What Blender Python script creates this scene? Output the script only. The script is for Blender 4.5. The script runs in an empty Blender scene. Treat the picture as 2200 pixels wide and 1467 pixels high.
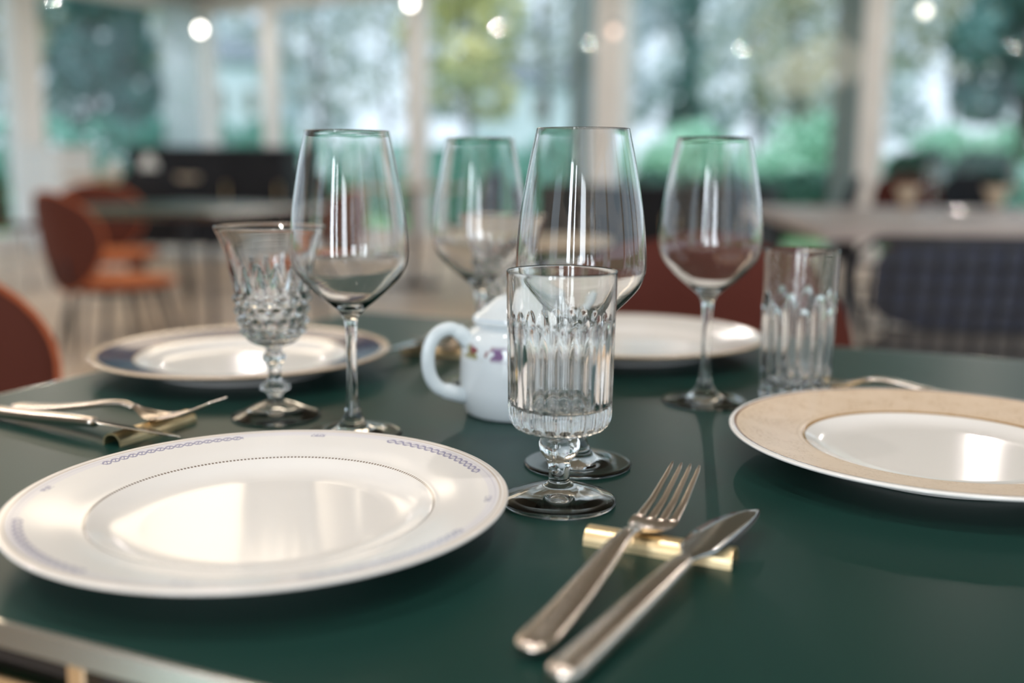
import bpy, bmesh, math, random
import numpy as np
from mathutils import Vector, Matrix
random.seed(7); rng = np.random.default_rng(7)
SC = bpy.context.scene
COL = SC.collection
PI = math.pi
R = math.radians
TZ = 0.74                      # height of the table top above the floor

# ------------------------------------------------------------------ camera
cd = bpy.data.cameras.new('camera'); cam = bpy.data.objects.new('camera', cd); COL.objects.link(cam)
cd.sensor_width = 36.0; cd.lens = 36.0; cd.clip_start = .02; cd.clip_end = 300
cam.location = (0, 0, TZ + .2017)
cam.rotation_mode = 'QUATERNION'
cam.rotation_quaternion = (Matrix.Rotation(PI/2 - .1708, 4, 'X') @ Matrix.Rotation(.0058, 4, 'Z')).to_quaternion()
cd.dof.use_dof = True; cd.dof.focus_distance = .640; cd.dof.aperture_fstop = 2.5
SC.camera = cam

# ------------------------------------------------------------------ view, sky, large lights
SC.view_settings.view_transform = 'Standard'
try: SC.view_settings.look = 'None'
except Exception: pass
SC.view_settings.exposure = 0.1; SC.view_settings.gamma = 1.0
SC.view_settings.use_curve_mapping = False
w = bpy.data.worlds.new('sky'); SC.world = w; w.use_nodes = True
nt = w.node_tree; nt.nodes.clear()
tc = nt.nodes.new('ShaderNodeTexCoord'); sx = nt.nodes.new('ShaderNodeSeparateXYZ')
cr = nt.nodes.new('ShaderNodeValToRGB'); bg = nt.nodes.new('ShaderNodeBackground'); wo = nt.nodes.new('ShaderNodeOutputWorld')
nt.links.new(tc.outputs['Generated'], sx.inputs[0]); nt.links.new(sx.outputs['Z'], cr.inputs[0])
nt.links.new(cr.outputs[0], bg.inputs[0]); nt.links.new(bg.outputs[0], wo.inputs[0])
el = cr.color_ramp.elements
el[0].position = 0.0; el[0].color = (.68, .78, .88, 1)
el[1].position = .6; el[1].color = (.52, .68, .86, 1)
bg.inputs[1].default_value = 1.6

def area(name, loc, rot, sx_, sy_, power, color, shape='RECTANGLE'):
    l = bpy.data.lights.new(name, 'AREA'); l.shape = shape; l.size = sx_
    if shape in ('RECTANGLE', 'ELLIPSE'): l.size_y = sy_
    l.energy = power; l.color = color
    o = bpy.data.objects.new(name, l); COL.objects.link(o); o.location = loc; o.rotation_euler = rot
    return o
# room frame: P runs along the long window wall, Q towards it; (0,0) is the far corner
CX, CY = -4.01, 13.69
DP = Vector((.866, -.5, 0)); DQ = Vector((.5, .866, 0)); RA = R(-30)
def room(p, q, z=0): return Vector((CX, CY, 0)) + DP*p + DQ*q + Vector((0, 0, z))
PW, QD, HC = 14.6, -14.6, 3.03          # room width, back wall, ceiling height
# area lights added inside assumed tall windows behind the camera: fill, glass highlights
WARM = (1.0, .93, .87)
for p_, wd, pw in ((10.4, .50, 80), (11.25, .20, 30), (12.9, 1.1, 80)):
    area('window_daylight', room(p_, QD + .16, 1.62), (R(90), 0, RA), wd, 2.75, pw, (.86, .93, 1.0))
# recessed warm ceiling downlights, unseen and assumed
LAMPS = [(9.4, -9.4, 12), (10.9, -9.2, 12), (11.4, -10.4, 11), (10.2, -11.2, 11), (8.6, -10.4, 11), (6.6, -9.4, 24), (4.4, -8.4, 30), (2.4, -6.4, 26), (2.0, -4.0, 20), (1.6, -1.0, 18), (4.4, -1.0, 20), (7.0, -1.0, 20), (9.6, -1.2, 20), (11.4, -5.6, 12), (12.6, -4.6, 20)]
# soft sun high behind the building
sl = bpy.data.lights.new('soft_sun', 'SUN'); sl.energy = 2.2; sl.angle = R(12); sl.color = (1, .97, .92)
so = bpy.data.objects.new('soft_sun', sl); COL.objects.link(so); so.rotation_euler = (R(38), 0, R(-30))
for i, (p_, q_, pw) in enumerate(LAMPS):
    area('ceiling_downlight', room(p_, q_, HC - .03), (0, 0, 0), .07, .07, pw, WARM, 'DISK')

# ------------------------------------------------------------------ material helpers
def mat(name, col, rough=.5, metal=0.0, spec=.5, **kw):
    m = bpy.data.materials.new(name); m.use_nodes = True
    b = m.node_tree.nodes['Principled BSDF']
    b.inputs['Base Color'].default_value = (*col, 1); b.inputs['Roughness'].default_value = rough
    b.inputs['Metallic'].default_value = metal; b.inputs['Specular IOR Level'].default_value = spec
    for k, v in kw.items(): b.inputs[k].default_value = v
    return m
class G:
    """tiny expression builder for shader maths"""
    def __init__(s, m): s.t = m.node_tree
    def n(s, ty, **kw):
        x = s.t.nodes.new(ty)
        for k, v in kw.items(): setattr(x, k, v)
        return x
    def m(s, op, a, b=None, c=None):
        x = s.n('ShaderNodeMath', operation=op)
        for i, v in enumerate((a, b, c)):
            if v is None: continue
            if isinstance(v, (int, float)): x.inputs[i].default_value = v
            else: s.t.links.new(v, x.inputs[i])
        return x.outputs[0]
    def band(s, v, lo, hi, f=.0003):
        a = s.ramp(v, lo - f, lo + f); b = s.ramp(v, hi + f, hi - f)
        return s.m('MULTIPLY', a, b)
    def ramp(s, v, a, b):
        x = s.n('ShaderNodeMapRange'); x.clamp = True
        s.t.links.new(v, x.inputs[0]); x.inputs[1].default_value = a; x.inputs[2].default_value = b
        return x.outputs[0]
    def mix(s, f, a, b):
        x = s.n('ShaderNodeMix', data_type='RGBA')
        for i, v in ((0, f), (6, a), (7, b)):
            if isinstance(v, tuple): x.inputs[i].default_value = (*v, 1)
            elif isinstance(v, (int, float)): x.inputs[i].default_value = v
            else: s.t.links.new(v, x.inputs[i])
        return x.outputs[2]
    def noise(s, scale, detail=3, vec=None, rough=.5):
        x = s.n('ShaderNodeTexNoise'); x.inputs['Scale'].default_value = scale; x.inputs['Detail'].default_value = detail
        x.inputs['Roughness'].default_value = rough
        v = vec or s.n('ShaderNodeTexCoord').outputs['Object']
        s.t.links.new(v, x.inputs['Vector']); return x.outputs[0]
    def xyz(s):
        c = s.n('ShaderNodeTexCoord'); x = s.n('ShaderNodeSeparateXYZ'); s.t.links.new(c.outputs['Object'], x.inputs[0])
        return x.outputs
    def to(s, out, inp): s.t.links.new(out, s.t.nodes['Principled BSDF'].inputs[inp])
def vary(m, c1, c2, scale, lo=.35, hi=.65, detail=4, bump=0):
    g = G(m); n = g.noise(scale, detail)
    g.to(g.mix(g.ramp(n, lo, hi), c1, c2), 'Base Color')
    if bump:
        b = g.n('ShaderNodeBump'); b.inputs['Strength'].default_value = bump; b.inputs['Distance'].default_value = .01
        g.t.links.new(n, b.inputs['Height']); g.to(b.outputs[0], 'Normal')
    return m
def rand_vary(m, c1, c2):
    g = G(m); oi = g.n('ShaderNodeObjectInfo'); g.to(g.mix(oi.outputs['Random'], c1, c2), 'Base Color'); return m
def glass(name, col=(.985, .99, .985), ior=1.5):
    m = bpy.data.materials.new(name); m.use_nodes = True; t = m.node_tree; t.nodes.clear()
    g = t.nodes.new('ShaderNodeBsdfGlass'); o = t.nodes.new('ShaderNodeOutputMaterial')
    g.inputs['Color'].default_value = (*col, 1); g.inputs['IOR'].default_value = ior; g.inputs['Roughness'].default_value = 0
    t.links.new(g.outputs[0], o.inputs[0]); return m
def pane_glass(name):
    m = bpy.data.materials.new(name); m.use_nodes = True; t = m.node_tree; t.nodes.clear()
    tr = t.nodes.new('ShaderNodeBsdfTransparent'); gl = t.nodes.new('ShaderNodeBsdfGlossy'); f = t.nodes.new('ShaderNodeFresnel')
    mx = t.nodes.new('ShaderNodeMixShader'); o = t.nodes.new('ShaderNodeOutputMaterial')
    tr.inputs[0].default_value = (.96, .975, .975, 1); gl.inputs['Roughness'].default_value = 0; ge = t.nodes.new('ShaderNodeNewGeometry'); mr = t.nodes.new('ShaderNodeMapRange'); mr.inputs[3].default_value = 1.45; mr.inputs[4].default_value = 1/1.45
    t.links.new(ge.outputs['Backfacing'], mr.inputs[0]); t.links.new(mr.outputs[0], f.inputs[0])
    t.links.new(f.outputs[0], mx.inputs[0]); t.links.new(tr.outputs[0], mx.inputs[1]); t.links.new(gl.outputs[0], mx.inputs[2])
    t.links.new(mx.outputs[0], o.inputs[0]); return m
def emit(name, col, s):
    m = bpy.data.materials.new(name); m.use_nodes = True; t = m.node_tree; t.nodes.clear()
    e = t.nodes.new('ShaderNodeEmission'); o = t.nodes.new('ShaderNodeOutputMaterial')
    e.inputs[0].default_value = (*col, 1); e.inputs[1].default_value = s; t.links.new(e.outputs[0], o.inputs[0]); return m

# ------------------------------------------------------------------ mesh helpers
def link(name, me, m=None, parent=None, loc=None, rot=None):
    o = bpy.data.objects.new(name, me); COL.objects.link(o)
    if m is not None and not me.materials: me.materials.append(m)
    if parent: o.parent = parent
    if loc is not None: o.location = loc
    if rot is not None: o.rotation_euler = rot
    return o
def thing(name, label, cat, loc=(0, 0, 0), rz=0, group=None):
    o = bpy.data.objects.new(name, None); COL.objects.link(o); o.empty_display_size = .05
    o.location = loc; o.rotation_euler = (0, 0, rz); o['label'] = label; o['category'] = cat
    if group: o['group'] = group
    return o
def tag(o, label, cat, group=None):
    o['label'] = label; o['category'] = cat
    if group: o['group'] = group
    return o
def struct(o): o['kind'] = 'structure'; return o
def mesh(name, V, F, smooth=True, normals=None):
    me = bpy.data.meshes.new(name); me.from_pydata([tuple(v) for v in V], [], [tuple(f) for f in F]); me.update()
    me.polygons.foreach_set('use_smooth', [smooth]*len(me.polygons))
    if normals is not None: me.normals_split_custom_set_from_vertices([tuple(n) for n in normals])
    return me
def spline(pts, per=4, closed=False):
    """Catmull-Rom through (r,z[,tag]) points"""
    P = [np.array(p, float) for p in pts]; out = []
    n = len(P)
    for i in range(n - 1):
        p0 = P[i-1] if i > 0 else 2*P[0] - P[1]
        p1, p2 = P[i], P[i+1]
        p3 = P[i+2] if i + 2 < n else 2*P[-1] - P[-2]
        d = lambda a, b: max(np.linalg.norm(a - b)**.5, 1e-5)
        t0 = 0; t1 = d(p0, p1); t2 = t1 + d(p1, p2); t3 = t2 + d(p2, p3)
        for k in range(per):
            t = t1 + (t2 - t1)*k/per
            a1 = (t1-t)/(t1-t0)*p0 + (t-t0)/(t1-t0)*p1; a2 = (t2-t)/(t2-t1)*p1 + (t-t1)/(t2-t1)*p2; a3 = (t3-t)/(t3-t2)*p2 + (t-t2)/(t3-t2)*p3
            b1 = (t2-t)/(t2-t0)*a1 + (t-t0)/(t2-t0)*a2; b2 = (t3-t)/(t3-t1)*a2 + (t-t1)/(t3-t1)*a3
            out.append((t2-t)/(t2-t1)*b1 + (t-t1)/(t2-t1)*b2)
    out.append(P[-1]); return np.array(out)
def lathe(prof, seg, fn=None):
    """prof: list of (r,z) from bottom centre round the solid; first/last r may be 0. Returns V, F per ring band, N."""
    prof = np.asarray(prof, float); n = len(prof)
    th = np.arange(seg)*2*PI/seg
    Rr = np.repeat(prof[:, 0:1], seg, 1); Z = np.repeat(prof[:, 1:2], seg, 1)
    if fn is not None: Rr = fn(np.arange(n)[:, None], Rr, Z, th[None, :])
    V = np.stack([Rr*np.cos(th), Rr*np.sin(th), Z], -1).reshape(-1, 3)
    bands = []
    for i in range(n - 1):
        a = i*seg; b = a + seg
        fs = []
        for j in range(seg):
            k = (j + 1) % seg
            if prof[i, 0] < 1e-7: fs.append((a + j, b + k, b + j))
            elif prof[i+1, 0] < 1e-7: fs.append((a + j, a + k, b + j))
            else: fs.append((a + j, a + k, b + k, b + j))
        bands.append(fs)
    # merge pole vertices
    remap = np.arange(len(V))
    for i in (0, n - 1):
        if prof[i, 0] < 1e-7: remap[i*seg:(i+1)*seg] = i*seg
    bands = [[tuple(int(remap[x]) for x in f) for f in fs] for fs in bands]
    N = np.zeros_like(V)
    for fs in bands:
        for f in fs:
            p = V[list(f)]; nn = np.cross(p[1] - p[0], p[2] - p[0]) if len(f) == 3 else np.cross(p[2] - p[0], p[3] - p[1])
            for x in f: N[x] += nn
    L = np.linalg.norm(N, axis=1, keepdims=True); N = N/np.maximum(L, 1e-12)
    return V, bands, N
def submesh(name, V, faces, N=None, smooth=True):
    used = sorted({x for f in faces for x in f}); mp = {x: i for i, x in enumerate(used)}
    return mesh(name, V[used], [tuple(mp[x] for x in f) for f in faces], smooth, None if N is None else N[used])
def lathe_obj(name, prof, seg, m, parent=None, fn=None, smooth=True, **kw):
    V, B, N = lathe(prof, seg, fn)
    return link(name, submesh(name, V, [f for b in B for f in b], None, smooth), m, parent, **kw)
def lathe_parts(prof, seg, parts, fn=None):
    """parts: [(name, first, last)] ring ranges -> {name: mesh}; shared rings keep the whole solid's normals"""
    V, B, N = lathe(prof, seg, fn); out = {}
    for name, ranges in parts:
        out[name] = submesh(name, V, [f for a, b in ranges for fs in B[a:b] for f in fs], N)
    return out
def sweep(pts, rad, seg=8, up=(0, 0, 1), flat=1.0, power=2.0, closed=False, caps=True):
    """tube along pts; rad: scalar/list of half widths or (half width, half thickness)"""
    P = np.array(pts, float); n = len(P); V = []; F = []
    if not hasattr(rad, '__len__'): rad = [rad]*n
    up = np.array(up, float)
    for i in range(n):
        if closed: t = P[(i+1) % n] - P[i-1]
        else: t = P[min(i+1, n-1)] - P[max(i-1, 0)]
        t = t/max(np.linalg.norm(t), 1e-9)
        s = np.cross(t, up)
        if np.linalg.norm(s) < 1e-4: s = np.cross(t, (1, 0, 0))
        s /= np.linalg.norm(s); u = np.cross(s, t)
        r = rad[i]; a, b = (r if hasattr(r, '__len__') else (r, r*flat))
        for k in range(seg):
            c, d = math.cos(2*PI*k/seg), math.sin(2*PI*k/seg); e = 2/power
            V.append(P[i] + s*a*math.copysign(abs(c)**e, c) + u*b*math.copysign(abs(d)**e, d))
    m = n if closed else n - 1
    for i in range(m):
        a = i*seg; b = ((i+1) % n)*seg
        for k in range(seg):
            l = (k+1) % seg; F.append((a+k, b+k, b+l, a+l))
    if not closed and caps:
        F.append(tuple(range(seg))); F.append(tuple(range((n-1)*seg, n*seg))[::-1])
    return V, F
def tube(name, pts, rad, m, parent=None, seg=8, **kw):
    V, F = sweep(pts, rad, seg, **kw)
    return link(name, mesh(name, V, F), m, parent)
def join(*vf):
    V = []; F = []
    for v, f in vf:
        k = len(V); V += [tuple(x) for x in v]; F += [tuple(i + k for i in g) for g in f]
    return V, F
def box(lo, hi):
    x0, y0, z0 = lo; x1, y1, z1 = hi
    V = [(x0, y0, z0), (x1, y0, z0), (x1, y1, z0), (x0, y1, z0), (x0, y0, z1), (x1, y0, z1), (x1, y1, z1), (x0, y1, z1)]
    F = [(0, 3, 2, 1), (4, 5, 6, 7), (0, 1, 5, 4), (1, 2, 6, 5), (2, 3, 7, 6), (3, 0, 4, 7)]
    return V, F
def box_obj(name, lo, hi, m, parent=None, bev=0, loc=None, rz=0):
    me = mesh(name, *box(lo, hi), smooth=False)
    if bev:
        bm = bmesh.new(); bm.from_mesh(me); bmesh.ops.bevel(bm, geom=list(bm.edges), offset=bev, segments=2, affect='EDGES', profile=.5)
        bm.to_mesh(me); bm.free()
    return link(name, me, m, parent, loc, (0, 0, rz))
def shell(f, thick, nr=9, ns=40, p=6):
    """pillow-edged shell over a disc map f(rho, phi) -> point"""
    f_ = lambda r, a: np.array(f(r, a), float)
    V = []; F = []; e = 1e-3
    def nrm(r, a):
        r = max(r, .02); x = f_(r, a); dr = f_(r, a) - f_(r - e, a); da = f_(r, a + e) - f_(r, a - e)
        n = np.cross(dr, da); return n/np.linalg.norm(n)
    rhos = [1 - (1 - i/(nr))**1.7 for i in range(1, nr + 1)]
    for side in (1, -1):
        base = len(V); c = f_(0, 0); n0 = sum(nrm(.05, a) for a in np.linspace(0, 2*PI, 8, endpoint=False)); n0 /= np.linalg.norm(n0)
        V.append(c + side*n0*thick/2)
        for r in rhos:
            h = thick/2*max(1 - r**p, 0)**.5
            for j in range(ns):
                a = 2*PI*j/ns; V.append(f_(r, a) + side*nrm(r, a)*h)
        for j in range(ns):
            k = (j+1) % ns; q = (base, base+1+j, base+1+k); F.append(q if side > 0 else q[::-1])
        for i in range(len(rhos) - 1):
            for j in range(ns):
                k = (j+1) % ns; A = base+1+i*ns; B = A + ns
                q = (A+j, B+j, B+k, A+k); F.append(q if side > 0 else q[::-1])
    bm = bmesh.new(); vs = [bm.verts.new(v) for v in V]
    for q in F:
        try: bm.faces.new([vs[i] for i in q])
        except ValueError: pass
    bmesh.ops.remove_doubles(bm, verts=bm.verts, dist=1e-5); bmesh.ops.recalc_face_normals(bm, faces=bm.faces)
    me = bpy.data.meshes.new('shell'); bm.to_mesh(me); bm.free(); me.polygons.foreach_set('use_smooth', [True]*len(me.polygons))
    return me
def kids(o): return list(o.children)
def dup(o, loc=None, rz=None, label=None, group=None, parent=None):
    c = o.copy(); COL.objects.link(c); c.parent = parent
    if loc is not None: c.location = loc
    if rz is not None: c.rotation_euler = (0, 0, rz)
    if label: c['label'] = label
    if group: c['group'] = group
    for k in kids(o): dup(k, parent=c)
    return c

# ------------------------------------------------------------------ materials
M = {}
M['post'] = vary(mat('painted_post', (.7, .67, .64), .45), (.84, .81, .78), (.77, .74, .71), 3)
M['dark_frame'] = mat('grey_frame', (.20, .22, .21), .5)
M['pane'] = pane_glass('window_glass')
M['ceiling'] = mat('ceiling_paint', (.30, .29, .26), .8)
M['plaster'] = vary(mat('wall_plaster', (.62, .53, .44), .8), (.40, .33, .27), (.34, .28, .23), 2)
M['plank'] = rand_vary(mat('oak_plank', (.5, .36, .24), .38), (.68, .53, .39), (.44, .32, .225))
M['subfloor'] = mat('subfloor', (.22, .17, .12), .7)
M['green'] = mat('green_laminate', (.006, .036, .029), .36, spec=.24)
g = G(M['green']); n_ = g.noise(900, 2); g.to(g.m('ADD', g.m('MULTIPLY', n_, .06), .34), 'Roughness')
M['brass'] = mat('polished_brass', (.90, .76, .56), .14, 1)
M['edge_brass'] = mat('pale_edge_brass', (.97, .92, .84), .2, 1)
M['satin_brass'] = vary(mat('satin_brass', (.80, .58, .30), .38, 1), (.95, .76, .46), (.90, .69, .40), 60)
M['steel'] = vary(mat('cutlery_steel', (.66, .60, .55), .24, 1), (.84, .73, .64), (.74, .64, .56), 40)
M['blade_steel'] = mat('blade_steel', (.62, .60, .58), .13, 1)
M['wine_glass'] = glass('wine_glass_crystal', (1, 1, 1), 1.48)
M['foot_glass'] = glass('clear_foot_glass', (1, 1, 1), 1.37)
M['cut_glass'] = glass('cut_glass', (1, 1, 1), 1.52)
M['china'] = mat('white_china', (.80, .765, .735), .18, spec=.5)
M['porcelain'] = mat('blue_white_porcelain', (.64, .70, .73), .12)
M['velvet_orange'] = mat('orange_velvet', (.42, .095, .026), .7, **{'Sheen Weight': .8, 'Sheen Roughness': .35})
M['velvet_orange'].node_tree.nodes['Principled BSDF'].inputs['Sheen Tint'].default_value = (1, .40, .16, 1)
M['velvet_rust'] = mat('rust_velvet', (.080, .015, .009), .8, 0, .3, **{'Sheen Weight': .02, 'Sheen Roughness': .45})  # rust tone darkened for the unlit front of the backlit chair
M['velvet_rust'].node_tree.nodes['Principled BSDF'].inputs['Sheen Tint'].default_value = (1, .4, .3, 1)
M['velvet_back'] = mat('brown_velvet', (.080, .018, .010), .8, 0, .3, **{'Sheen Weight': .05, 'Sheen Roughness': .35})  # orange velvet darkened: shade on the chair backs put into the colour
M['velvet_back'].node_tree.nodes['Principled BSDF'].inputs['Sheen Tint'].default_value = (1, .35, .16, 1)
M['black'] = mat('black_metal', (.012, .013, .018), .45)
M['black_matt'] = vary(mat('black_lacquer', (.006, .007, .012), .6, 0, .3), (.005, .006, .010), (.010, .011, .016), 4)
M['navy'] = vary(mat('navy_fabric', (.018, .022, .034), .9), (.045, .052, .085), (.062, .066, .085), 60)
M['greybrown'] = vary(mat('grey_brown_fabric', (.07, .062, .06), .9), (.10, .088, .084), (.13, .115, .105), 60)
M['stone'] = vary(mat('pink_stone', (.5, .42, .39), .4), (.52, .44, .41), (.40, .33, .31), 5)
M['pale_wood'] = vary(mat('pale_wood', (.55, .43, .31), .45), (.60, .47, .34), (.48, .37, .26), 6)
M['white_paint'] = mat('white_lacquer', (.78, .80, .80), .5)
M['curtain'] = bpy.data.materials.new('sheer_curtain'); M['curtain'].use_nodes = True
_t = M['curtain'].node_tree; _t.nodes.clear()
_a = _t.nodes.new('ShaderNodeBsdfTranslucent'); _b = _t.nodes.new('ShaderNodeBsdfDiffuse'); _c = _t.nodes.new('ShaderNodeBsdfTransparent')
_m1 = _t.nodes.new('ShaderNodeMixShader'); _m2 = _t.nodes.new('ShaderNodeMixShader'); _o = _t.nodes.new('ShaderNodeOutputMaterial')
_a.inputs[0].default_value = _b.inputs[0].default_value = (.86, .92, .94, 1); _m1.inputs[0].default_value = .35; _m2.inputs[0].default_value = .6
_t.links.new(_a.outputs[0], _m1.inputs[1]); _t.links.new(_b.outputs[0], _m1.inputs[2]); _t.links.new(_m1.outputs[0], _m2.inputs[1]); _t.links.new(_c.outputs[0], _m2.inputs[2]); _t.links.new(_m2.outputs[0], _o.inputs[0])
M['bulb'] = emit('lamp_glow', (1, .93, .84), 13)
M['bulb_dim'] = emit('dim_lamp_glow', (1, .72, .58), 2.2)
M['bulb_mid'] = emit('soft_lamp_glow', (1, .95, .82), 4.5)
M['grass'] = vary(mat('lawn_grass', (.16, .32, .12), .9), (.20, .36, .14), (.12, .26, .11), .8)
M['paving'] = vary(mat('paving', (.42, .47, .48), .8), (.46, .50, .51), (.36, .41, .42), 1.2)
M['bark'] = vary(mat('bark', (.10, .085, .075), .9), (.13, .11, .095), (.07, .06, .055), 8)
M['stone_column'] = mat('grey_green_column', (.24, .29, .28), .8)
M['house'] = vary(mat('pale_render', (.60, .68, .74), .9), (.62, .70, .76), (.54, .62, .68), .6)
M['roof'] = mat('slate_roof', (.18, .21, .23), .8)
M['pot'] = mat('dark_terracotta', (.10, .045, .03), .7)
def leafmat(name, a, b):
    m = mat(name, a, .6); vary(m, a, b, .9, .38, .62)
    m.node_tree.nodes['Principled BSDF'].inputs['Subsurface Weight'].default_value = 0
    return m
M['leaf_teal'] = leafmat('teal_leaf', (.045, .13, .12), (.12, .27, .25))
M['leaf_olive'] = leafmat('olive_leaf', (.30, .32, .22), (.55, .52, .36))
M['leaf_yellow'] = leafmat('yellow_leaf', (.52, .54, .22), (.78, .72, .36))
M['leaf_green'] = leafmat('green_leaf', (.30, .60, .42), (.52, .80, .62))
M['leaf_hedge'] = leafmat('hedge_leaf', (.10, .34, .25), (.24, .56, .45))
M['leaf_grey'] = leafmat('grey_leaf', (.40, .46, .45), (.58, .60, .56))
M['leaf_dark'] = leafmat('dark_leaf', (.02, .08, .06), (.05, .15, .10))

# ------------------------------------------------------------------ room shell
fl = struct(box_obj('floor', (0, QD, -.06), (PW, 0, -.012), M['subfloor'], loc=(CX, CY, 0), rz=RA))
pm = mesh('plank', *box((.002, .002, -.012), (.198, 2.398, 0)), smooth=False)
# boards run towards the windows (along the room's depth), in the part of the floor that is in view
k = 0
far = []
for i in range(int(PW/.2)):
    for j in range(6):
        q0 = -2.4*(j + 1) - (1.2 if i % 2 else 0); q0 = max(q0, QD)
        c = room(i*.2 + .1, q0 + 1.2)
        px = c.x/max(c.y, .1)
        if c.y > 2.2 and -.62 < px < .62 and k < 290:
            o = link('plank', pm, M['plank'], fl, (i*.2, q0, 0)); k += 1
        else: far.append(box((i*.2 + .002, q0 + .002, -.012), (i*.2 + .198, min(q0 + 2.398, 0), 0)))
    if i % 2: far.append(box((i*.2 + .002, -1.198, -.012), (i*.2 + .198, 0, 0)))
st = link('far_plank_field', mesh('planks', *join(*far), smooth=False), M['plank'], fl); st['kind'] = 'stuff'
ce = struct(box_obj('ceiling', (-.3, QD - .3, HC), (PW + .3, .3, HC + .2), M['ceiling'], loc=(CX, CY, 0), rz=RA))

def bay(name, a, b, along, off=0):
    """one glazed bay from a to b along P (wall q=0) or along Q (wall p=0): sill rail, head rail, pane"""
    e = bpy.data.objects.new(name, None); COL.objects.link(e); e['kind'] = 'structure'
    e.location = (CX, CY, 0); e.rotation_euler = (0, 0, RA)
    def part(nm, lo, hi, m, bev=0):
        if along == 'q': lo, hi = (off - hi[1], lo[0], lo[2]), (off - lo[1], hi[0], hi[2])
        return box_obj(nm, (min(lo[0], hi[0]), min(lo[1], hi[1]), lo[2]), (max(lo[0], hi[0]), max(lo[1], hi[1]), hi[2]), m, e, bev)
    part('bottom_rail', (a, -.04, 0), (b, .06, .16), M['post'])
    part('head_rail', (a, -.05, HC - .22), (b, .07, HC), M['post'])
    part('pane', (a, .005, .16), (b, .013, HC - .22), M['pane'])
    return e
NT = [0]
def post(p, q, w, d, m='post', rz=RA, name=None):
    NT[0] += 1
    return struct(box_obj(name or 'trim_%d' % NT[0], (-w/2, -d/2, 0), (w/2, d/2, HC), M[m], bev=.012, loc=room(p, q), rz=rz))
PP = [0.0, 1.155, 3.37, 5.82, 8.39, 10.97, 13.5, PW]
QQ = [0.0, -2.62, -5.24, -7.86, -10.5, -13.1, QD]
nb = 0
for a, b in zip(PP[:-1], PP[1:]): nb += 1; bay('window_%d' % nb, a, b, 'p')
for a, b in zip(QQ[:-1], QQ[1:]): nb += 1; bay('window_%d' % nb, b, a, 'q')
post(0, 0, .24, .24)
for p_, w_, d_ in ((1.155, .20, .16), (3.37, .22, .18), (5.82, .30, .34), (8.39, .20, .18), (10.97, .22, .18), (13.5, .22, .18)):
    post(p_, 0, w_, d_)
for q_ in QQ[1:-1]: post(0, q_, .26, .30)
# right wall and rear wall, unseen: the rear one plaster with assumed tall windows
for a, b in zip(QQ[:-1], QQ[1:]): nb += 1; bay('window_%d' % nb, b, a, 'q', PW)  # right wall glazing added to brighten the edges of the glassware
for q_ in QQ[1:]: post(PW, q_, .26, .30)
wb = bpy.data.objects.new('wall_rear', None); COL.objects.link(wb); struct(wb); wb.location = (CX, CY, 0); wb.rotation_euler = (0, 0, RA)
op = [(6.7, 8.5), (10.05, 10.75), (11.1, 11.4), (12.3, 13.5)]; x = 0  # unseen rear openings, assumed; the last one added for more fill light
for a, b in op + [(PW, PW)]:
    if a > x: box_obj('wall_panel', (x, QD - .2, 0), (a, QD, HC), M['plaster'], wb)
    x = b
for a, b in op:
    nb += 1; e = bpy.data.objects.new('window_%d' % nb, None); COL.objects.link(e); struct(e); e.location = (CX, CY, 0); e.rotation_euler = (0, 0, RA)
    box_obj('frame', (a, QD - .16, 0), (b, QD - .04, .12), M['post'], e); box_obj('head_rail', (a, QD - .16, HC - .15), (b, QD - .04, HC), M['post'], e)
    box_obj('pane', (a, QD - .11, .12), (b, QD - .10, HC - .15), M['pane'], e)

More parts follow.
